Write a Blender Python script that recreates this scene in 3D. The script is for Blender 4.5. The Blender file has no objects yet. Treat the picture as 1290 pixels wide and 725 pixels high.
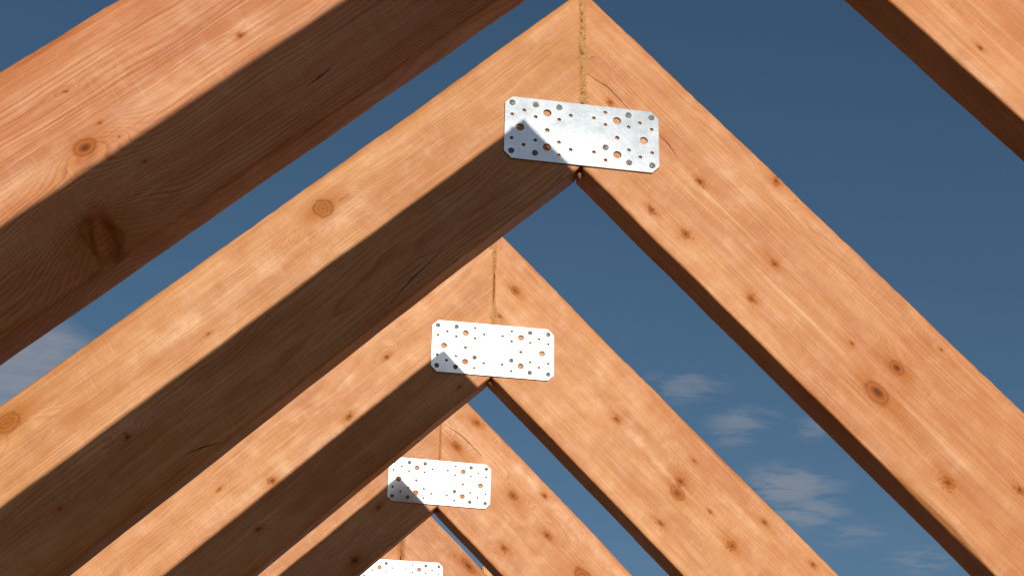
import bpy, bmesh, math, random
from mathutils import Vector, Matrix, noise
R = math.radians
scene = bpy.context.scene
col = scene.collection
RZ = 3.249                    # height of the ridge above the ground
T = 0.0526                    # thickness of a rafter
L = 2.30                      # length of a rafter

RAFTERS = {
  (0,-1): {'y': -0.7386, 'a': 0.7784, 'off': 0.0013, 'h': 0.2306, 'knots': [(1.0208, -0.1178, 0.013, 0.0092), (0.8217, -0.1078, 0.0038, 0.0031), (0.9935, -0.1043, 0.0023, 0.0015), (0.9966, -0.057, 0.0023, 0.0015), (0.988, -0.1275, 0.0015, 0.0015), (1.067, -0.204, 0.018, 0.024, 0.95), (0.9849, -0.1632, 0.0023, 0.0015)], 'cracks': [[(0.8058, -0.1927), (0.7902, -0.1928), (0.7745, -0.1929)]], 'streaks': [(0.9117, -0.1101, 0.13, 0.0168), (0.8206, -0.1028, 0.0917, 0.0107), (1.0854, -0.1102, 0.0535, 0.0138)]},
  (0,1): {'y': -0.7386, 'a': 0.7776, 'off': 0.003, 'h': 0.2304, 'knots': [(0.5987, -0.1951, 0.0038, 0.0023)], 'cracks': [], 'streaks': [(0.6154, -0.2236, 0.0688, 0.0076)]},
  (1,-1): {'y': 0, 'a': 0.7828, 'off': 0.0002, 'h': 0.2277, 'knots': [(0.5799, -0.0412, 0.016, 0.0149), (1.1173, -0.0241, 0.0200, 0.0125, 0.08), (1.0108, -0.1396, 0.0046, 0.0046), (1.1376, -0.1621, 0.0034, 0.0023), (0.833, -0.0907, 0.0034, 0.0023)], 'cracks': [[(0.6058, -0.216), (0.5575, -0.2067), (0.4914, -0.201)], [(0.9668, -0.2088), (0.9444, -0.2144), (0.9241, -0.2226)], [(0.5542, -0.0466), (0.5346, -0.0471)]], 'streaks': [(0.5836, -0.068, 0.0687, 0.016), (0.8156, -0.0661, 0.126, 0.0137), (1.0152, -0.1286, 0.1031, 0.0115)]},
  (1,1): {'y': 0, 'a': 0.784, 'off': -0.0022, 'h': 0.2315, 'knots': [(0.1762, -0.1149, 0.0057, 0.0046), (0.3624, -0.105, 0.008, 0.0057), (0.4094, -0.1875, 0.008, 0.0069), (0.3482, -0.1995, 0.008, 0.0057), (0.4373, -0.0083, 0.0069, 0.0057), (0.5315, -0.1169, 0.0069, 0.0046), (0.5481, -0.1881, 0.0069, 0.0057), (0.6963, -0.1216, 0.0034, 0.0023), (0.7668, -0.0985, 0.0150, 0.0115, 0.9), (0.7726, -0.1507, 0.0240, 0.0137, 0.9), (0.933, -0.1774, 0.0103, 0.008), (1.0131, -0.1022, 0.008, 0.0057), (0.7925, -0.0214, 0.0023, 0.0023)], 'cracks': [[(0.1135, -0.1067), (0.1518, -0.0972), (0.2039, -0.1002)], [(0.2601, -0.0951), (0.2855, -0.0946), (0.3087, -0.099)]], 'streaks': [(0.3906, -0.1115, 0.126, 0.0046), (0.614, -0.1465, 0.126, 0.0046), (0.8931, -0.1363, 0.126, 0.0057), (0.2313, -0.1158, 0.1031, 0.0057), (0.4184, -0.0588, 0.0344, 0.0115)]},
  (2,-1): {'y': 0.8157, 'a': 0.7823, 'off': -0.0021, 'h': 0.2302, 'knots': [(0.6848, -0.1206, 0.0078, 0.0078), (0.7686, -0.0716, 0.0047, 0.0031), (0.3581, -0.0705, 0.0063, 0.0047), (0.7627, -0.175, 0.0047, 0.0047), (0.4935, -0.1162, 0.0078, 0.0063), (0.2918, -0.206, 0.0047, 0.0031)], 'cracks': [], 'streaks': [(0.5762, -0.1211, 0.141, 0.0125), (0.704, -0.1143, 0.094, 0.011)]},
  (2,1): {'y': 0.8157, 'a': 0.781, 'off': 0.0017, 'h': 0.2302, 'knots': [(0.1243, -0.0655, 0.011, 0.0078), (0.1448, -0.1274, 0.0047, 0.0031), (0.4481, -0.1037, 0.0078, 0.0063), (0.6172, -0.0996, 0.011, 0.0094), (0.6295, -0.1218, 0.0141, 0.011), (0.6484, -0.1889, 0.0078, 0.0047), (0.7708, -0.1167, 0.011, 0.0094), (0.7812, -0.0332, 0.0063, 0.0047), (0.8999, -0.0231, 0.0063, 0.0047), (0.6069, -0.0475, 0.0047, 0.0031), (0.6974, -0.0988, 0.0047, 0.0031)], 'cracks': [], 'streaks': [(0.5417, -0.1039, 0.141, 0.0063), (0.202, -0.1171, 0.0627, 0.0157), (0.729, -0.0526, 0.0627, 0.0125)]},
  (3,-1): {'y': 1.5808, 'a': 0.78, 'off': 0.0002, 'h': 0.2303, 'knots': [(0.46, -0.2025, 0.0118, 0.0098), (0.3351, -0.1435, 0.0078, 0.0059)], 'cracks': [], 'streaks': []},
  (3,1): {'y': 1.5808, 'a': 0.7738, 'off': 0.0019, 'h': 0.2331, 'knots': [(0.1388, -0.0176, 0.0118, 0.0098), (0.1498, -0.0967, 0.0137, 0.0098), (0.3251, -0.0808, 0.0137, 0.0098), (0.3749, -0.0238, 0.0078, 0.0059), (0.4482, -0.0868, 0.0118, 0.0078), (0.4019, -0.1853, 0.0098, 0.0078), (0.5749, -0.0954, 0.0275, 0.0157)], 'cracks': [[(0.0894, -0.0781), (0.1424, -0.0687), (0.2079, -0.0689)]], 'streaks': [(0.4406, -0.0255, 0.2158, 0.0118)]},
  (4,-1): {'y': 2.3704, 'a': 0.7802, 'off': 0.0, 'h': 0.2303, 'knots': [], 'cracks': [], 'streaks': []},
  (4,1): {'y': 2.3704, 'a': 0.7775, 'off': -0.0013, 'h': 0.2303, 'knots': [(0.2862, -0.0221, 0.0284, 0.0118)], 'cracks': [], 'streaks': []},
}

# trusses out of the frame towards the camera: it only shows as the shade on the next one
RAFTERS[(-1, -1)] = dict(y=-1.615, a=0.780, off=0, h=0.2303, knots=[], cracks=[], streaks=[])
RAFTERS[(-1, 1)] = dict(y=-1.615, a=0.780, off=0, h=0.2303, knots=[], cracks=[], streaks=[])

# ------------------------------------------------------------------ node helpers
class NT:
    def __init__(s, nt): s.nt = nt; s.n = nt.nodes; s.l = nt.links
    def new(s, t, **kw):
        n = s.n.new(t)
        for k, v in kw.items(): setattr(n, k, v)
        return n
    def put(s, sock, v):
        if isinstance(v, bpy.types.NodeSocket): s.l.new(v, sock)
        elif v is not None: sock.default_value = v
    def m(s, op, a, b=None, c=None, clamp=False):
        n = s.new('ShaderNodeMath', operation=op); n.use_clamp = clamp
        s.put(n.inputs[0], a)
        if b is not None: s.put(n.inputs[1], b)
        if c is not None: s.put(n.inputs[2], c)
        return n.outputs[0]
    def vm(s, op, a, b=None, c=None):
        n = s.new('ShaderNodeVectorMath', operation=op)
        s.put(n.inputs[0], a)
        if b is not None: s.put(n.inputs[1], b)
        if c is not None: s.put(n.inputs[2], c)
        return n.outputs['Value'] if op in ('LENGTH', 'DOT_PRODUCT') else n.outputs[0]
    def comb(s, x, y, z):
        n = s.new('ShaderNodeCombineXYZ')
        for i, v in enumerate((x, y, z)): s.put(n.inputs[i], v)
        return n.outputs[0]
    def noise(s, vec, scale, detail=2.0, rough=0.5, dist=0.0):
        n = s.new('ShaderNodeTexNoise')
        s.put(n.inputs['Vector'], vec); n.inputs['Scale'].default_value = scale
        n.inputs['Detail'].default_value = detail; n.inputs['Roughness'].default_value = rough
        n.inputs['Distortion'].default_value = dist
        return n.outputs[0]
    def rng(s, v, a, b, c=0.0, d=1.0, smooth=False):
        n = s.new('ShaderNodeMapRange')
        if smooth: n.interpolation_type = 'SMOOTHSTEP'
        s.put(n.inputs[0], v)
        for i, q in enumerate((a, b, c, d)): s.put(n.inputs[i + 1], q)
        return n.outputs[0]
    def mix(s, f, a, b, mode='MIX'):
        n = s.new('ShaderNodeMix', data_type='RGBA', blend_type=mode)
        s.put(n.inputs[0], f)
        for i, v in ((6, a), (7, b)):
            if isinstance(v, tuple) and len(v) == 3: v = v + (1,)
            s.put(n.inputs[i], v)
        return n.outputs[2]
    def ramp(s, v, stops):
        n = s.new('ShaderNodeValToRGB'); e = n.color_ramp.elements
        while len(e) < len(stops): e.new(0.5)
        for i, (p, c) in enumerate(stops):
            e[i].position = p; e[i].color = (c, c, c, 1) if isinstance(c, (int, float)) else tuple(c) + (1,)
        s.put(n.inputs[0], v)
        return n.outputs[0]

def knot_group():
    """accumulates one knot: phi swirl, halo, body mask, inner rings and pit"""
    g = bpy.data.node_groups.new('knot', 'ShaderNodeTree')
    for nm, t in (('P', 'NodeSocketVector'), ('C', 'NodeSocketVector'), ('IR', 'NodeSocketVector'), ('Amp', 'NodeSocketFloat'),
                  ('Jit', 'NodeSocketFloat'), ('PitAmt', 'NodeSocketFloat'), ('Rim', 'NodeSocketFloat'), ('Phi', 'NodeSocketFloat'), ('Halo', 'NodeSocketFloat'), ('Body', 'NodeSocketFloat'), ('Ring', 'NodeSocketFloat'), ('Pit', 'NodeSocketFloat')):
        g.interface.new_socket(nm, in_out='INPUT', socket_type=t)
    for nm in ('Phi', 'Halo', 'Body', 'Ring', 'Pit'):
        g.interface.new_socket(nm, in_out='OUTPUT', socket_type='NodeSocketFloat')
    N = NT(g); i = N.new('NodeGroupInput').outputs; o = N.new('NodeGroupOutput').inputs
    d0 = N.vm('LENGTH', N.vm('MULTIPLY', N.vm('SUBTRACT', i['P'], i['C']), i['IR']))
    d = N.m('MULTIPLY', d0, N.m('ADD', 1.0, N.m('MULTIPLY', i['Jit'], 3.2)))
    dh = N.vm('LENGTH', N.vm('MULTIPLY', N.vm('MULTIPLY', N.vm('SUBTRACT', i['P'], i['C']), i['IR']), (0.62, 1, 1)))
    d2 = N.m('MULTIPLY', dh, dh)
    N.put(o['Phi'], N.m('MULTIPLY_ADD', N.m('EXPONENT', N.m('MULTIPLY', d2, -0.16)), i['Amp'], i['Phi']))
    N.put(o['Halo'], N.m('MAXIMUM', i['Halo'], N.m('EXPONENT', N.m('MULTIPLY', d2, -0.42))))
    body = N.rng(d, 1.25, 0.80, 0, 1, True)
    edge = N.m('EXPONENT', N.m('MULTIPLY', N.m('POWER', N.m('MULTIPLY', N.m('SUBTRACT', d, 0.97), 8.0), 2.0), -1.0))
    N.put(o['Body'], N.m('MAXIMUM', i['Body'], body))
    N.put(o['Ring'], N.m('MULTIPLY_ADD', body, N.m('MULTIPLY_ADD', edge, i['Rim'], N.m('MULTIPLY_ADD', N.m('SINE', N.m('MULTIPLY', d, 17.0)), 0.25, 0.25)), i['Ring']))
    N.put(o['Pit'], N.m('MAXIMUM', i['Pit'], N.m('MULTIPLY', i['PitAmt'], N.rng(d, 0.55, 0.22, 0, 1, True))))
    return g
KNOT = knot_group()

def wood(name, seed, h=0.23, knots=(), cracks=(), streaks=(), tone=0.0, red=0.0, freq=230.0, pithz=-0.11, pithy=0.035, grain=0.5):
    rnd = random.Random(seed)
    m = bpy.data.materials.new(name); m.use_nodes = True
    m.node_tree.nodes.clear(); N = NT(m.node_tree)
    tc = N.new('ShaderNodeTexCoord'); sp = N.new('ShaderNodeSeparateXYZ'); N.put(sp.inputs[0], tc.outputs['Object'])
    x, z = sp.outputs[0], sp.outputs[2]; y = N.m('ABSOLUTE', sp.outputs[1])
    so = seed * 7.31
    xs = N.m('ADD', x, so)
    front = N.rng(y, 0.004, 0.010, 1, 0)                       # marks belong to the face they were cut in
    P = N.comb(x, 0.0, z)
    n1 = N.m('SUBTRACT', N.noise(N.comb(N.m('MULTIPLY', xs, 1.1), N.m('MULTIPLY', y, 3.0), N.m('MULTIPLY', z, 5.0)), 1.6, 3.0, 0.5), 0.5)
    n2 = N.m('SUBTRACT', N.noise(N.comb(N.m('MULTIPLY', xs, 5.0), N.m('MULTIPLY', y, 9.0), N.m('MULTIPLY', z, 22.0)), 1.0, 3.0, 0.55), 0.5)
    jit = N.m('SUBTRACT', N.noise(N.comb(xs, y, z), 170.0, 3.0, 0.6), 0.5)
    zz = N.m('SUBTRACT', z, N.m('MULTIPLY_ADD', x, rnd.uniform(-0.02, 0.02), pithz))
    zz = N.m('MULTIPLY_ADD', n1, 0.075, zz)
    yy = N.m('ADD', N.m('MULTIPLY_ADD', x, rnd.uniform(-0.02, 0.025), pithy), y)
    r = N.m('SQRT', N.m('ADD', N.m('MULTIPLY', zz, zz), N.m('MULTIPLY', yy, yy)))
    phi = N.m('MULTIPLY', r, freq)
    phi = N.m('MULTIPLY_ADD', n2, 3.0, phi)
    halo, body, ring, pit = 0.0, 0.0, 0.0, 0.0
    for kn in knots:
        kx, kz, ra, rb = kn[:4]
        g = N.new('ShaderNodeGroup'); g.node_tree = KNOT
        N.put(g.inputs['P'], P); g.inputs['C'].default_value = (kx, 0, kz)
        g.inputs['IR'].default_value = (1 / ra, 1, 1 / rb)
        g.inputs['Amp'].default_value = (-1 if kz > -h * 0.5 else 1) * min(9.0, 2.5 + rb * 520)
        g.inputs['Rim'].default_value = 0.75 if (rb > 0.0138 and len(kn) < 5) else (0.30 if ra > 0.0125 else 0.0)
        g.inputs['PitAmt'].default_value = kn[4] if len(kn) > 4 else (0.0 if rb > 0.0138 else rnd.uniform(0.45, 0.95))
        N.put(g.inputs['Jit'], jit if ra < 0.0125 else N.m('MULTIPLY_ADD', jit, 0.16, N.m('MULTIPLY', n2, 0.5)))
        for nm, v in (('Phi', phi), ('Halo', halo), ('Body', body), ('Ring', ring), ('Pit', pit)): N.put(g.inputs[nm], v)
        phi, halo, body, ring, pit = [g.outputs[q] for q in ('Phi', 'Halo', 'Body', 'Ring', 'Pit')]
    cr = 0.0
    if cracks: zc = N.m('ADD', N.m('MULTIPLY_ADD', jit, 0.0020, z), N.m('MULTIPLY', n2, 0.012))
    for pl in cracks:
        wmid = 0.0010
        for (ax, az), (bx, bz) in zip(pl, pl[1:]):
            dx, dz = bx - ax, bz - az; ll = dx * dx + dz * dz
            px = N.m('SUBTRACT', x, ax); pz = N.m('SUBTRACT', zc, az)
            t = N.m('DIVIDE', N.m('ADD', N.m('MULTIPLY', px, dx), N.m('MULTIPLY', pz, dz)), ll, clamp=True)
            ex = N.m('SUBTRACT', px, N.m('MULTIPLY', t, dx)); ez = N.m('SUBTRACT', pz, N.m('MULTIPLY', t, dz))
            d = N.m('SQRT', N.m('ADD', N.m('MULTIPLY', ex, ex), N.m('MULTIPLY', ez, ez)))
            w0 = 0.0003 if (ax, az) == tuple(pl[0]) else wmid; w1 = 0.0003 if (bx, bz) == tuple(pl[-1]) else wmid
            wd = N.m('MULTIPLY_ADD', t, w1 - w0, w0)
            cr = N.m('MAXIMUM', cr, N.m('MULTIPLY', N.m('SUBTRACT', 1.0, N.m('DIVIDE', d, wd)), 2.2, clamp=True))
    st = 0.0
    for (sx, sz, ra, rb) in streaks:
        d = N.vm('LENGTH', N.vm('MULTIPLY', N.vm('SUBTRACT', N.comb(x, 0.0, N.m('MULTIPLY_ADD', n1, 0.05, z)), (sx, 0, sz)), (1 / ra, 1, 1 / rb)))
        st = N.m('MAXIMUM', st, N.rng(d, 1.5, 0.2, 0, 1, True))
    # early and late wood
    fr = N.m('FRACT', phi)
    late = N.ramp(fr, [(0.0, 0.0), (0.45, 0.12), (0.82, 1.0), (0.93, 0.85), (1.0, 0.0)])
    band = N.noise(N.comb(N.m('MULTIPLY', xs, 0.8), 0.0, N.m('MULTIPLY', phi, 0.23)), 1.0, 2.0, 0.6)       # wide and narrow, dark and pale years
    P3 = N.comb(xs, y, z)
    patch = N.noise(N.vm('MULTIPLY', P3, (2.6, 5.0, 13.0)), 1.3, 3.0, 0.6)
    fib = N.noise(N.vm('MULTIPLY', P3, (8.0, 420.0, 420.0)), 1.0, 3.0, 0.65)
    sawn = N.noise(N.comb(N.m('MULTIPLY_ADD', z, 90.0, N.m('MULTIPLY', xs, 520.0)), 0.0, N.m('MULTIPLY', z, 26.0)), 1.0, 1.0, 0.6)
    sawmask = N.rng(N.noise(N.vm('MULTIPLY', P3, (5.0, 0.0, 16.0)), 1.0, 1.0), 0.42, 0.62, 0.10, 1.0, True)
    blot = N.noise(P3, 24.0, 4.0, 0.65)
    c = N.mix(N.rng(patch, 0.30, 0.70, 0, 1, True), (0.53, 0.215, 0.078), (0.69, 0.345, 0.155))
    c = N.mix(N.rng(band, 0.42, 0.68, 0.0, 0.25 + 0.45 * grain), c, (0.47, 0.165, 0.052))
    c = N.mix(N.m('MULTIPLY', late, N.rng(N.m('ADD', N.m('MULTIPLY', band, 0.6), N.m('MULTIPLY', patch, 0.4)), 0.60, 0.36, 0.15 * grain, grain * 1.15)), c, (0.34, 0.10, 0.030))
    c = N.mix(N.rng(fib, 0.45, 0.68, 0.0, 0.36), c, (0.40, 0.14, 0.05))
    c = N.mix(N.rng(fib, 0.46, 0.30, 0.0, 0.34), c, (0.80, 0.50, 0.27))
    c = N.mix(N.m('MULTIPLY', sawmask, N.rng(sawn, 0.50, 0.68, 0.0, 0.19)), c, (0.78, 0.47, 0.25))
    c = N.mix(N.rng(blot, 0.50, 0.75, 0.0, 0.24), c, (0.44, 0.15, 0.05))
    c = N.mix(N.rng(blot, 0.46, 0.30, 0.0, 0.16), c, (0.80, 0.48, 0.25))
    if streaks:
        stm = N.m('MULTIPLY', st, N.rng(N.m('ADD', N.m('MULTIPLY', fib, 0.55), N.m('MULTIPLY', blot, 0.55)), 0.68, 0.40, 0.15, 1.0))
        c = N.mix(N.m('MULTIPLY', N.m('MULTIPLY', stm, front), 0.45), c, (0.86, 0.56, 0.34))  # pale sapwood streaks, and patches of sheen painted into the wood colour
    if knots:
        bf = N.m('MULTIPLY', body, front)
        c = N.mix(N.m('MULTIPLY', N.m('MULTIPLY', halo, front), 0.50), c, (0.41, 0.14, 0.040))
        kc = N.mix(ring, (0.44, 0.15, 0.045), (0.19, 0.052, 0.014))
        c = N.mix(N.m('MULTIPLY', bf, 0.80), c, kc)
        c = N.mix(N.m('MULTIPLY', N.m('MULTIPLY', pit, front), 0.80), c, (0.07, 0.022, 0.010))
    if cracks:
        c = N.mix(N.m('MULTIPLY', N.m('MULTIPLY', cr, front), 0.9), c, (0.05, 0.02, 0.012))
    hs = N.new('ShaderNodeHueSaturation'); hs.inputs['Hue'].default_value = 0.5 + red * -0.02
    hs.inputs['Saturation'].default_value = 1.06; hs.inputs['Value'].default_value = 1.0 + tone
    N.put(hs.inputs['Color'], c)
    bh = N.m('MULTIPLY', fib, 0.00042)
    bh = N.m('MULTIPLY_ADD', N.m('MULTIPLY', sawn, sawmask), 0.00020, bh)
    bh = N.m('MULTIPLY_ADD', blot, 0.0009, bh)
    bh = N.m('MULTIPLY_ADD', patch, 0.0035, bh)
    if cracks: bh = N.m('MULTIPLY_ADD', cr, -0.0020, bh)
    b = N.new('ShaderNodeBump'); b.inputs['Strength'].default_value = 1.0; b.inputs['Distance'].default_value = 1.0
    N.put(b.inputs['Height'], bh)
    p = N.new('ShaderNodeBsdfPrincipled')
    N.put(p.inputs['Base Color'], hs.outputs[0]); N.put(p.inputs['Normal'], b.outputs[0])
    N.put(p.inputs['Roughness'], N.rng(blot, 0.3, 0.7, 0.42, 0.56)); N.put(p.inputs['Specular IOR Level'], N.m('MULTIPLY_ADD', halo, -0.25, 0.31) if knots else 0.31)
    out = N.new('ShaderNodeOutputMaterial'); N.l.new(p.outputs[0], out.inputs[0])
    return m

def metal_mat(name, base, rough, seed, streaky=True):
    m = bpy.data.materials.new(name); m.use_nodes = True; m.node_tree.nodes.clear(); N = NT(m.node_tree)
    tc = N.new('ShaderNodeTexCoord').outputs['Object']; v = N.vm('ADD', tc, (seed, seed * 2.0, 0))
    big = N.noise(v, 22.0, 4.0, 0.6)
    ln = N.noise(N.vm('MULTIPLY', v, (9, 1, 420)), 1.0, 3.0, 0.6)
    ln2 = N.noise(N.vm('MULTIPLY', v, (240, 1, 10)), 1.0, 2.0, 0.6)
    vo = N.new('ShaderNodeTexVoronoi'); N.put(vo.inputs['Vector'], v); vo.inputs['Scale'].default_value = 260.0
    sx = N.new('ShaderNodeSeparateXYZ'); N.put(sx.inputs[0], vo.outputs['Color'])
    d = tuple(q * 0.72 for q in base)
    c = N.mix(N.rng(big, 0.35, 0.7, 0, 0.6), base, d)
    c = N.mix(N.rng(ln2, 0.5, 0.75, 0, 0.35), c, d)
    c = N.mix(N.rng(ln, 0.6, 0.8, 0, 0.4), c, tuple(min(1, q * 1.15) for q in base))
    c = N.mix(N.m('MULTIPLY', sx.outputs[0], 0.30), c, d)
    bh = N.m('MULTIPLY_ADD', ln, 0.000006, N.m('MULTIPLY', big, 0.00014))
    b = N.new('ShaderNodeBump'); b.inputs['Strength'].default_value = 1.0; b.inputs['Distance'].default_value = 1.0
    N.put(b.inputs['Height'], bh)
    p = N.new('ShaderNodeBsdfPrincipled'); p.inputs['Metallic'].default_value = 0.92
    N.put(p.inputs['Base Color'], c); N.put(p.inputs['Roughness'], N.rng(big, 0.3, 0.7, rough - 0.012, rough + 0.018))
    N.put(p.inputs['Normal'], b.outputs[0])
    out = N.new('ShaderNodeOutputMaterial'); N.l.new(p.outputs[0], out.inputs[0])
    return m

def resin_mat(name, a, b_, rough=0.35, scale=240.0, sss=0.0):
    m = bpy.data.materials.new(name); m.use_nodes = True; m.node_tree.nodes.clear(); N = NT(m.node_tree)
    tc = N.new('ShaderNodeTexCoord').outputs['Object']
    n = N.noise(tc, scale, 4.0, 0.65); n2 = N.noise(tc, scale * 0.25, 3.0, 0.6)
    c = N.mix(N.rng(n, 0.35, 0.65), a, b_); c = N.mix(N.rng(n2, 0.5, 0.7, 0, 0.5), c, tuple(q * 0.45 for q in b_))
    b = N.new('ShaderNodeBump'); b.inputs['Strength'].default_value = 1.0; b.inputs['Distance'].default_value = 0.0022
    N.put(b.inputs['Height'], n)
    p = N.new('ShaderNodeBsdfPrincipled'); N.put(p.inputs['Base Color'], c); p.inputs['Roughness'].default_value = rough
    N.put(p.inputs['Normal'], b.outputs[0])
    out = N.new('ShaderNodeOutputMaterial'); N.l.new(p.outputs[0], out.inputs[0])
    return m

# ------------------------------------------------------------------ objects
def link(name, mesh, mat, parent=None, matrix=None):
    o = bpy.data.objects.new(name, mesh); col.objects.link(o)
    if mat and not mesh.materials: mesh.materials.append(mat)
    if parent is not None: o.parent = parent
    if matrix is not None: o.matrix_local = matrix
    return o

def tag(o, label=None, cat=None, group=None, kind=None):
    for k, v in (('label', label), ('category', cat), ('group', group), ('kind', kind)):
        if v: o[k] = v
    return o

def rafter_mesh(side, spec, seed, dents=(), wane=(), length=L, step=0.006):
    """sawn timber, mitred at its upper end; front face at local y=0, back at y=side*T"""
    a, h = spec['a'], spec['h']; rnd = random.Random(seed)
    rc = 0.0030; ring = []
    def arc(cz, cy, a0, a1):
        for i in range(4):
            t = a0 + (a1 - a0) * i / 3.0
            ring.append((cz + rc * math.sin(t), cy - rc * math.cos(t)))
    nz = int(h / 0.0065)
    for i in range(1, nz): ring.append((-h + rc + (h - 2 * rc) * i / nz, 0.0))       # front face, upwards
    arc(-rc, rc, 0, math.pi / 2)                                                       # front top edge
    for i in range(1, 6): ring.append((0.0, rc + (T - 2 * rc) * i / 6))
    arc(-rc, T - rc, math.pi / 2, math.pi)
    for i in range(1, 10): ring.append((-rc - (h - 2 * rc) * i / 10, T))
    arc(-h + rc, T - rc, math.pi, 1.5 * math.pi)
    for i in range(1, 8): ring.append((-h, T - rc - (T - 2 * rc) * i / 8))
    arc(-h + rc, rc, 1.5 * math.pi, 2 * math.pi)
    nx = int(length / step); ta = math.tan(a); g = 0.0006 / math.cos(a)
    V = []; F = []; s1 = seed * 3.7; M = len(ring)
    for k in range(nx + 1):
        s = k / nx
        xc = s * length
        lo = noise.noise((xc * 1.3, s1, 0)) * 0.0026 + noise.noise((xc * 9, s1, 5)) * 0.0011 + noise.noise((xc * 33, s1, 5)) * 0.0004
        up = noise.noise((xc * 1.5, s1, 9)) * 0.0026 + noise.noise((xc * 11, s1, 15)) * 0.0012 + noise.noise((xc * 37, s1, 5)) * 0.0004
        w = max(0.0, noise.noise((xc * 3.1, s1, 30)) * 0.9 - 0.12) * 0.006 + abs(noise.noise((xc * 40, s1, 34))) * 0.0009
        wt = max(0.0, noise.noise((xc * 4.3, s1, 50)) * 0.9 - 0.1) * 0.004 + abs(noise.noise((xc * 45, s1, 54))) * 0.0009
        for (wx, wr, wd) in wane: w += wd * math.exp(-((xc - wx) / wr) ** 2)
        fade = min(1.0, xc / 0.02)
        for (z, d) in ring:
            x0 = g - z * ta
            x = x0 + (length - x0) * s
            f = -z / h
            zz = z + (lo * f + up * (1 - f)) * fade; dd = d
            if d < T * 0.5:
                fall = math.exp(-((h + z) / 0.005 + d / 0.005)) * fade
                ft = math.exp(-((-z) / 0.004 + d / 0.004)) * fade
                zz += w * fall * 2.2 - wt * ft * 2.2; dd += (w * fall + wt * ft) * 1.7
            if d < 0.0015:
                dd += 0.0005 + 0.0006 * noise.noise((x * 9, z * 26, s1)) + 0.00035 * noise.noise((x * 30, z * 60, s1 + 7)) * 0.8
                dd = max(dd, 0.0)
            for (dx, dz, ra, rb, dep, rot) in dents:
                ux, uz = x - dx, z - dz; cx, sx_ = math.cos(rot), math.sin(rot)
                u, v = (ux * cx + uz * sx_) / ra, (-ux * sx_ + uz * cx) / rb
                q = u * u + v * v
                if q < 12 and d < T * 0.6: dd += dep * math.exp(-q) * (1 - d / T) - dep * 0.22 * math.exp(-(math.sqrt(q) - 1.9) ** 2 * 3) * (1 if d < 0.003 else 0)
            V.append((x, side * dd, zz))
    for k in range(nx):
        for i in range(M):
            j = (i + 1) % M; q = (k * M + i, k * M + j, (k + 1) * M + j, (k + 1) * M + i)
            F.append(q if side < 0 else q[::-1])
    F.append(tuple(range(M)) if side > 0 else tuple(reversed(range(M))))
    F.append(tuple(range(nx * M, nx * M + M))[::-1] if side > 0 else tuple(range(nx * M, nx * M + M)))
    me = bpy.data.meshes.new('rafter'); me.from_pydata(V, [], F); me.update()
    bm = bmesh.new(); bm.from_mesh(me); bmesh.ops.recalc_face_normals(bm, faces=bm.faces[:])
    for f in bm.faces: f.smooth = len(f.verts) == 4
    bm.to_mesh(me); bm.free()
    return me

def rafter_matrix(side, spec):
    a = spec['a']; c, s = math.cos(a), math.sin(a)
    X = Vector((side * c, 0, -s)); Z = Vector((side * s, 0, c)); Y = Z.cross(X)
    o = Vector((0, spec['y'], RZ)) - Z * spec['off']
    M = Matrix((X, Y, Z)).transposed().to_4x4(); M.translation = o
    return M

PW, PH, PT = 0.240, 0.1086, 0.0022
def hole_table():
    H = []
    for s in (-1, 1):
        for u in (0.400, ): H.append((s * u, 0.49, 'L'))
        H += [(s * 0.2265, 0.212, 'L'), (s * 0.2265, 0.768, 'L'), (s * 0.2265, 0.495, 'M')]
        for u, vs in ((0.453, (0.10, 0.295, 0.678, 0.88)), (0.376, (0.21, 0.768)), (0.302, (0.10, 0.297, 0.674, 0.88)),
                      (0.150, (0.10, 0.30, 0.67, 0.877)), (0.075, (0.212, 0.768))):
            H += [(s * u, v, 'S') for v in vs]
    return H
def plate_mesh():
    cu = bpy.data.curves.new('plate', 'CURVE'); cu.dimensions = '2D'; cu.fill_mode = 'BOTH'
    cu.extrude = PT / 2 - 0.0003; cu.bevel_depth = 0.0003; cu.bevel_resolution = 1
    def poly(pts):
        s = cu.splines.new('POLY'); s.points.add(len(pts) - 1); s.use_cyclic_u = True
        for p, q in zip(s.points, pts): p.co = (q[0], q[1], 0, 1)
    w, h, c = PW / 2 - 0.0003, PH / 2 - 0.0003, 0.0115
    poly([(-w + c, -h), (w - c, -h), (w, -h + c), (w, h - c), (w - c, h), (-w + c, h), (-w, h - c), (-w, -h + c)])
    for u, v, k in hole_table():
        r = {'L': 0.0064, 'M': 0.0036, 'S': 0.0030}[k]; n = 28 if k == 'L' else 18
        poly([(u * PW + r * math.cos(-2 * math.pi * i / n), (0.5 - v) * PH + r * math.sin(-2 * math.pi * i / n)) for i in range(n)])
    o = bpy.data.objects.new('tmp', cu); col.objects.link(o)
    dg = bpy.context.evaluated_depsgraph_get(); me = bpy.data.meshes.new_from_object(o.evaluated_get(dg))
    bpy.data.objects.remove(o)
    me.transform(Matrix.Rotation(math.pi / 2, 4, 'X'))          # stands up, faces along -y
    me.materials.clear()
    return me

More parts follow.
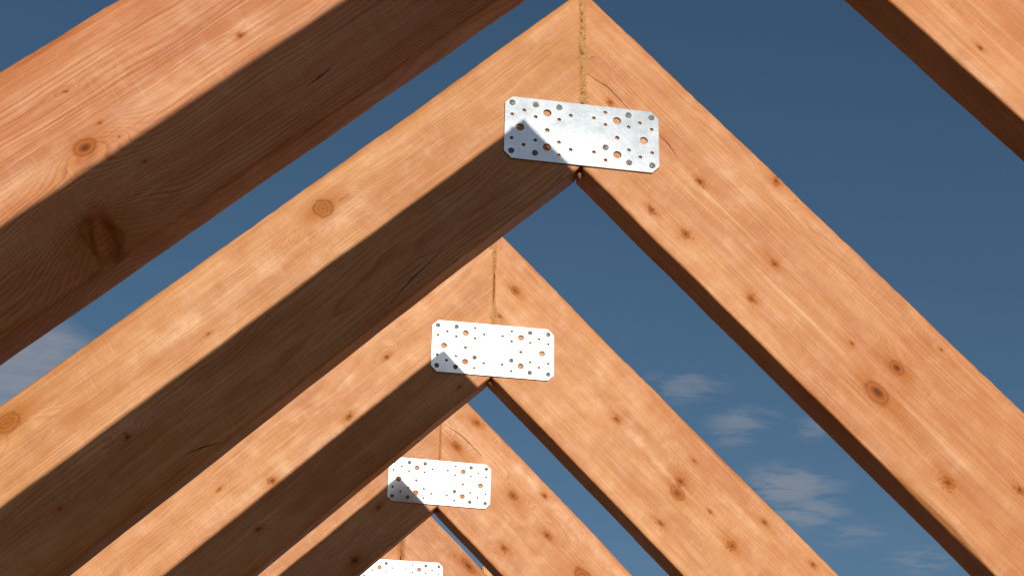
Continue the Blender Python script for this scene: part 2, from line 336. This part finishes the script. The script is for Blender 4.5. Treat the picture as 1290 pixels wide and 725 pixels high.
def nail_mesh(seed):
    rnd = random.Random(seed); V = []; F = []; n = 20
    prof = [(0.0, -0.0017), (0.0016, -0.0016), (0.0019, -0.00125), (0.0031, -0.0012), (0.0043, -0.0010), (0.0047, -0.0006), (0.0047, 0.0), (0.0024, 0.0003), (0.0019, 0.0032)]
    tilt = rnd.uniform(-0.10, 0.10), rnd.uniform(-0.10, 0.10)
    for (r, y) in prof:
        for i in range(n):
            t = 2 * math.pi * i / n; rr = r * (1 + 0.03 * math.sin(3 * t + seed))
            V.append((rr * math.cos(t), y + rr * (math.cos(t) * tilt[0] + math.sin(t) * tilt[1]), rr * math.sin(t)))
    for k in range(len(prof) - 1):
        for i in range(n):
            j = (i + 1) % n; F.append((k * n + i, k * n + j, (k + 1) * n + j, (k + 1) * n + i))
    me = bpy.data.meshes.new('nail'); me.from_pydata(V, [], F)
    bm = bmesh.new(); bm.from_mesh(me); bmesh.ops.remove_doubles(bm, verts=bm.verts, dist=1e-6); bmesh.ops.recalc_face_normals(bm, faces=bm.faces[:])
    for f in bm.faces: f.smooth = True
    bm.to_mesh(me); bm.free()
    return me

def seam_mesh(segs, seed):
    """crusted glue along the mitre: rows of (z from the ridge, left edge, right edge, relief)"""
    V = []; F = []; nj = 7
    rows = []
    for (z0, l0, r0, h0), (z1, l1, r1, h1) in zip(segs, segs[1:]):
        n = max(2, int(abs(z1 - z0) / 0.0016))
        for i in range(n):
            t = i / n; rows.append([p + (q - p) * t for p, q in zip((z0, l0, r0, h0), (z1, l1, r1, h1))])
    rows.append(segs[-1])
    for (z, l, r, hh) in rows:
        w = r - l
        l += noise.noise((z * 160, seed, 0)) * 0.5 * w + noise.noise((z * 520, seed, 2)) * 0.25 * w
        r += noise.noise((z * 150, seed, 40)) * 0.5 * w + noise.noise((z * 500, seed, 45)) * 0.25 * w
        for j in range(nj):
            t = j / (nj - 1); x = l + (r - l) * t
            rel = hh * (math.sin(math.pi * t) ** 0.6) * (0.75 + 0.9 * noise.noise((x * 420, z * 300, seed)))
            V.append((x, 0.0012 - rel - (0.0 if 0 < j < nj - 1 else 0.0), z))
    for k in range(len(rows) - 1):
        for j in range(nj - 1): F.append((k * nj + j, k * nj + j + 1, (k + 1) * nj + j + 1, (k + 1) * nj + j))
    me = bpy.data.meshes.new('seam'); me.from_pydata(V, [], F)
    for p in me.polygons: p.use_smooth = True
    return me

def blob_mesh(r, seed, sx=1.0, sz=1.3):
    bm = bmesh.new(); bmesh.ops.create_icosphere(bm, subdivisions=4, radius=r)
    for v in bm.verts:
        n = noise.noise(v.co / r * 1.3 + Vector((seed, 0, 0)))
        v.co *= 1 + 0.35 * n; v.co.x *= sx; v.co.z *= sz
        if v.co.z > 0: v.co.x *= 1 - 0.3 * min(1, v.co.z / r)
    me = bpy.data.meshes.new('blob'); bm.to_mesh(me); bm.free()
    for p in me.polygons: p.use_smooth = True
    return me

# ------------------------------------------------------------------ the trusses
PM = plate_mesh()
NM = [nail_mesh(i) for i in range(4)]
glue = resin_mat('dried_glue', (0.66, 0.36, 0.12), (0.44, 0.20, 0.055), 0.5, 300.0)
amber = resin_mat('amber_glue', (0.45, 0.20, 0.035), (0.25, 0.09, 0.015), 0.15, 120.0)
nailm = metal_mat('nail_steel', (0.24, 0.225, 0.20), 0.58, 3.0)
pit_ = {-1: 0.3, 0: 0.1, 1: 0.7, 2: 1.3, 3: 2.1, 4: 2.9}
tones = {(-1, -1): 0, (-1, 1): 0, (0, -1): -0.03, (0, 1): 0.03, (1, -1): 0.0, (1, 1): 0.0, (2, -1): 0.02, (2, 1): 0.04, (3, -1): 0.0, (3, 1): 0.03, (4, -1): 0, (4, 1): -0.04}
reds = {(0, -1): 0.25, (0, 1): 0.1, (1, -1): -0.11, (1, 1): 0.08, (2, -1): 0.0, (2, 1): 0.0, (3, -1): 0.05, (3, 1): 0.1, (4, 1): 0.15}
piths = {(0, -1): (0.02, 0.05, 230), (0, 1): (-0.30, 0.05, 330), (1, -1): (-0.17, 0.05, 300), (1, 1): (-0.0, 0.06, 400), (2, -1): (-0.04, 0.06, 220),
         (2, 1): (-0.02, 0.04, 360), (3, -1): (-0.2, 0.05, 200), (3, 1): (-0.02, 0.05, 300), (4, -1): (-0.1, 0.03, 200), (4, 1): (-0.12, 0.02, 130)}
dents = {(0, -1): [(1.068, -0.208, 0.0085, 0.026, 0.022, 0.40), (1.108, -0.180, 0.012, 0.022, 0.0055, 0.1), (1.03, -0.175, 0.010, 0.020, 0.003, -0.2)],
         (1, -1): [(0.58, -0.0412, 0.011, 0.010, 0.0006, 0)], (3, 1): [(0.575, -0.095, 0.02, 0.012, 0.002, 0)],
         (4, 1): [(0.28, -0.012, 0.012, 0.005, 0.005, 0.9), (0.305, -0.020, 0.012, 0.004, 0.005, 1.0)]}
wane = {(1, -1): [(0.86, 0.10, 0.0028), (1.05, 0.05, 0.002)], (0, -1): [(1.08, 0.03, 0.003)], (2, -1): [(0.70, 0.08, 0.0015)]}
N_A = [(.453, .10, -1), (.302, .10, -1), (.150, .10, -1), (.453, .88, -1), (.302, .88, -1), (.150, .67, 1), (.302, .10, 1), (.453, .10, 1), (.302, .877, 1), (.453, .88, 1)]
N_B = [(.453, .10, -1), (.302, .10, -1), (.453, .88, -1), (.302, .88, -1), (.150, .67, -1), (.150, .67, 1), (.302, .10, 1), (.453, .10, 1), (.302, .877, 1), (.453, .88, 1)]
labels = {
    -1: 'timber rafter pair closest to the viewer, above the picture',
    0: 'nearest timber rafter pair, cut off by the top edge, its steel plate out of view',
    1: 'largest rafter pair, peak at the top edge, grey plate with a big triangular shadow',
    2: 'rafter pair just behind the largest, joined by a shining white plate with small shaded corner',
    3: 'third rafter pair, whose brightest glaring plate sits below two others',
    4: 'farthest rafter pair at the bottom edge, only its peak and plate top showing'}
seams = {
    1: [(-0.001, -.0020, .0030, .0012), (-0.02, -.0035, .0050, .002), (-0.055, -.0025, .0085, .0025), (-0.10, -.0040, .0080, .002), (-0.118, -.0055, .014, .0028), (-0.125, -.004, .019, .0026), (-0.14, -.003, .010, .002), (-0.185, -.0020, .0080, .002), (-0.21, -.005, .012, .002)],
    2: [(-0.001, -.012, .003, .001), (-0.035, -.0150, .0035, .002), (-0.065, -.0080, .0020, .0022), (-0.08, -.0025, .0020, .0018), (-0.12, -.0008, .0008, .0014), (-0.155, -.0008, .0012, .0014), (-0.175, -.006, .005, .0016), (-0.215, -.009, .008, .0016)],
    3: [(-0.001, -.001, .001, .001), (-0.09, -.0012, .0016, .0014), (-0.108, -.003, .004, .0020), (-0.118, -.0025, .0025, .002), (-0.14, -.0006, .0012, .0012), (-0.21, -.0006, .0008, .001)],
    4: [(-0.001, -.001, .001, .001), (-0.2, -.0008, .0012, .0012)]}
JX = {-1: 0, 0: 0.001, 1: 0.0004, 2: -0.0006, 3: 0.0012, 4: -0.001}; JR = {-1: 0, 0: 0.3, 1: 0.1, 2: -0.25, 3: 0.5, 4: -0.4}
seams[1] = [(z, l * 1.05 - .0006, r * 1.05, h * 1.1) for z, l, r, h in seams[1]]
seams[0] = seams[2]; seams[-1] = seams[3]
ymap = {k: RAFTERS[(k, 1)]['y'] for k in range(-1, 5)}
for k in range(-1, 5):
    y = ymap[k]
    root = bpy.data.objects.new('roof_truss', None); col.objects.link(root)
    root.empty_display_size = 0.2
    base = Vector((0, y + T / 2, RZ - 1.7)); root.location = base
    tag(root, labels[k], 'roof truss', 'timber rafter pairs in a row along the ridge')
    TI = Matrix.Translation(-base)
    for side in (-1, 1):
        sp = RAFTERS[(k, side)]
        pz, py, fq = piths.get((k, side), (-0.1, 0.04, 220))
        seed = 11 + k * 2 + (side > 0)
        mt = wood('spruce', seed, sp['h'], sp['knots'], sp['cracks'], sp['streaks'], tones[(k, side)], reds.get((k, side), 0), fq, pz, py, {(0, -1): 0.85, (0, 1): 0.4, (1, -1): 0.6}.get((k, side), 0.42))
        me = rafter_mesh(side, sp, seed, dents.get((k, side), ()), wane.get((k, side), ()), step=0.006 if 0 <= k < 4 else 0.02)
        link('rafter', me, mt, root, TI @ rafter_matrix(side, sp))
    # the connector plate and its nails
    pm = PM.copy(); pz = RZ - 0.2687
    pl = link('connector_plate', pm, metal_mat('galvanised_steel', (0.70, 0.755, 0.795), 0.150, k * 1.7 + 2), root,
              TI @ Matrix.Translation((JX[k], y - PT / 2 - 0.0003, pz)) @ Matrix.Rotation(R(JR[k]), 4, 'Y'))
    for i, (u, v, s) in enumerate(N_B if k == 2 else N_A):
        nm = NM[(i + k) % 4]
        link('nail', nm, nailm, pl, Matrix.Translation((s * u * PW, -PT / 2, (0.5 - v) * PH)) @ Matrix.Rotation(i * 2.1, 4, 'Y'))
    link('glue_seam', seam_mesh(seams[k], k * 5.3), glue, root, TI @ Matrix.Translation((0, y, RZ)))
    # glue squeezed out under the mitre
    zb = RZ - 0.2303 / math.cos(0.780)
    link('glue_bead', blob_mesh(0.0062, k + 1.5, 1.0, 1.5), amber, root, TI @ Matrix.Translation((0.0005 if k != 3 else 0.003, y + 0.018, zb - 0.002)))

# ------------------------------------------------------------------ post beyond the fourth pair
def box_mesh(x0, x1, y0, y1, z0, z1, bev=0.003, name='box'):
    bm = bmesh.new(); bmesh.ops.create_cube(bm, size=1)
    for v in bm.verts: v.co = Vector(((x0 + x1) / 2 + v.co.x * (x1 - x0), (y0 + y1) / 2 + v.co.y * (y1 - y0), (z0 + z1) / 2 + v.co.z * (z1 - z0)))
    bmesh.ops.bevel(bm, geom=bm.edges[:], offset=bev, segments=2, affect='EDGES')
    me = bpy.data.meshes.new(name); bm.to_mesh(me); bm.free(); return me

def upright_wood(name, seed, **k):
    return wood(name, seed, **k)
# local x runs along the post, so the grain does too
pm_ = box_mesh(0, RZ - 0.139, 0, 0.08, -0.12, 0.0)
post = link('timber_post', pm_, wood('post_wood', 77, tone=0.06, red=-0.6, pithz=0.1, pithy=0.06))
post.matrix_world = Matrix(((0, 0, -1, 0.2645), (0, 1, 0, 2.6), (1, 0, 0, 0.0), (0, 0, 0, 1)))
tag(post, 'small golden timber post behind the farthest rafter pair at the bottom edge', 'post')

# ------------------------------------------------------------------ ground
gm = bpy.data.materials.new('earth'); gm.use_nodes = True; gm.node_tree.nodes.clear(); N = NT(gm.node_tree)
tc = N.new('ShaderNodeTexCoord').outputs['Object']
c = N.mix(N.rng(N.noise(tc, 0.35, 6, 0.6), 0.3, 0.7), (0.165, 0.098, 0.105), (0.11, 0.066, 0.07))
c = N.mix(N.rng(N.noise(tc, 14.0, 5, 0.7), 0.45, 0.7, 0, 0.5), c, (0.19, 0.13, 0.13))
p = N.new('ShaderNodeBsdfPrincipled'); N.put(p.inputs['Base Color'], c); p.inputs['Roughness'].default_value = 0.95
b = N.new('ShaderNodeBump'); b.inputs['Distance'].default_value = 0.03; N.put(b.inputs['Height'], N.noise(tc, 9.0, 6, 0.7)); N.put(p.inputs['Normal'], b.outputs[0])
N.l.new(p.outputs[0], N.new('ShaderNodeOutputMaterial').inputs[0])
bm = bmesh.new(); bmesh.ops.create_grid(bm, x_segments=8, y_segments=8, size=1500)
me = bpy.data.meshes.new('ground'); bm.to_mesh(me); bm.free()
tag(link('ground', me, gm), kind='structure')

# ------------------------------------------------------------------ light and sky
TR = Vector((-0.13, 1.0, -0.363)).normalized()
S = -TR
el = math.asin(S.z); az = math.atan2(S.x, S.y)
sl = bpy.data.lights.new('sun', 'SUN'); sl.energy = 3.65; sl.angle = R(0.53); sl.color = (1.0, 0.925, 0.80)
so = bpy.data.objects.new('sun', sl); col.objects.link(so); so.rotation_euler = TR.to_track_quat('-Z', 'Y').to_euler()
so.location = (2, -8, 8)
w = bpy.data.worlds.new('World'); scene.world = w; w.use_nodes = True; w.node_tree.nodes.clear(); N = NT(w.node_tree)
sky = N.new('ShaderNodeTexSky', sky_type='NISHITA'); sky.sun_disc = False; sky.sun_elevation = el; sky.sun_rotation = az
sky.altitude = 300; sky.air_density = 1.0; sky.dust_density = 0.5; sky.ozone_density = 1.5
hs = N.new('ShaderNodeHueSaturation'); hs.inputs['Saturation'].default_value = 1.15; hs.inputs['Hue'].default_value = 0.494; N.put(hs.inputs['Color'], sky.outputs[0])
d = N.new('ShaderNodeTexCoord').outputs['Generated']
sp = N.new('ShaderNodeSeparateXYZ'); N.put(sp.inputs[0], d)
iz = N.m('DIVIDE', 1.0, N.m('MAXIMUM', sp.outputs[2], 0.05))
pv = N.comb(N.m('MULTIPLY', sp.outputs[0], iz), N.m('MULTIPLY', sp.outputs[1], iz), 0.0)   # a cloud layer overhead
n = N.noise(N.vm('MULTIPLY', pv, (9.0, 14.0, 1.0)), 1.6, 6.0, 0.60, 0.25)
nbig = N.noise(N.vm('ADD', N.vm('MULTIPLY', pv, (2.0, 4.0, 1.0)), (3.0, 1.0, 0.0)), 1.1, 3.0)
CLOUDS = [((0.3109, 0.8889, 0.3364), 0.034, 1.0), ((0.32, 0.8908, 0.3227), 0.028, 0.9), ((0.2831, 0.884, 0.372), 0.024, 0.75),
          ((0.2793, 0.8883, 0.3646), 0.020, 0.6), ((0.25, 0.8855, 0.3916), 0.028, 0.7), ((0.3235, 0.8725, 0.3662), 0.020, 0.6),
          ((0.2997, 0.8889, 0.3464), 0.016, 0.5), ((0.3453, 0.8857, 0.3103), 0.022, 0.5), ((0.38, 0.8767, 0.2949), 0.022, 0.6), ((0.2142, 0.8843, 0.415), 0.013, 0.4)]
mask = 0.0
def spot(v, rad, amt, sq, inner=0.2):
    dist = N.vm('LENGTH', N.vm('MULTIPLY', N.vm('SUBTRACT', d, v), (1, 1, sq)))
    return N.rng(dist, rad * 1.25, rad * inner, 0.0, amt, True)
for v, rad, amt in CLOUDS: mask = N.m('MAXIMUM', mask, spot(v, rad, amt, 2.6))
dens = N.m('MULTIPLY', N.rng(N.m('MULTIPLY_ADD', mask, 0.16, n), 0.44, 0.68, 0, 1, True), mask)
bank = N.m('MULTIPLY', spot((-0.1217, 0.916, 0.377), 0.050, 1.0, 1.6, 0.7), N.rng(n, 0.30, 0.62, 0.55, 1.0))
soft = N.m('MULTIPLY', N.rng(nbig, 0.45, 0.8, 0, 0.06), N.rng(sp.outputs[2], 0.55, 0.3, 0, 1))
fac = N.m('MINIMUM', N.m('MAXIMUM', N.m('MULTIPLY_ADD', dens, 0.58, soft), N.m('MULTIPLY', bank, 0.72)), 1.0)
cm = N.mix(fac, hs.outputs[0], (5.0, 5.2, 5.8, 1))
bg = N.new('ShaderNodeBackground'); N.put(bg.inputs[0], cm); bg.inputs[1].default_value = 0.057
N.l.new(bg.outputs[0], N.new('ShaderNodeOutputWorld').inputs[0])

# ------------------------------------------------------------------ camera
cd = bpy.data.cameras.new('camera'); co = bpy.data.objects.new('camera', cd); col.objects.link(co); scene.camera = co
cd.sensor_width = 36; cd.lens = 2191.09 / 1290 * 36; cd.clip_end = 5000; cd.clip_start = 0.05
yaw, pitch, roll = 0.166890924, 0.458416092, 0.0193316346
fw = Vector((math.sin(yaw) * math.cos(pitch), math.cos(yaw) * math.cos(pitch), math.sin(pitch)))
r0 = Vector((math.cos(yaw), -math.sin(yaw), 0)); u0 = r0.cross(fw)
r_ = r0 * math.cos(roll) + u0 * math.sin(roll); u_ = -r0 * math.sin(roll) + u0 * math.cos(roll)
M = Matrix((r_, u_, -fw)).transposed().to_4x4(); M.translation = (-0.47688, -2.21983, RZ - 1.64894)
co.matrix_world = M
cd.dof.use_dof = False

scene.render.engine = 'CYCLES'
scene.cycles.sample_clamp_direct = 2.0; scene.cycles.max_bounces = 6; scene.cycles.diffuse_bounces = 4; scene.cycles.glossy_bounces = 3; scene.cycles.transmission_bounces = 0
scene.view_settings.view_transform = 'Standard'; scene.view_settings.look = 'None'
scene.view_settings.exposure = 0.0; scene.view_settings.gamma = 1.0
scene.render.resolution_x = 1024; scene.render.resolution_y = 575
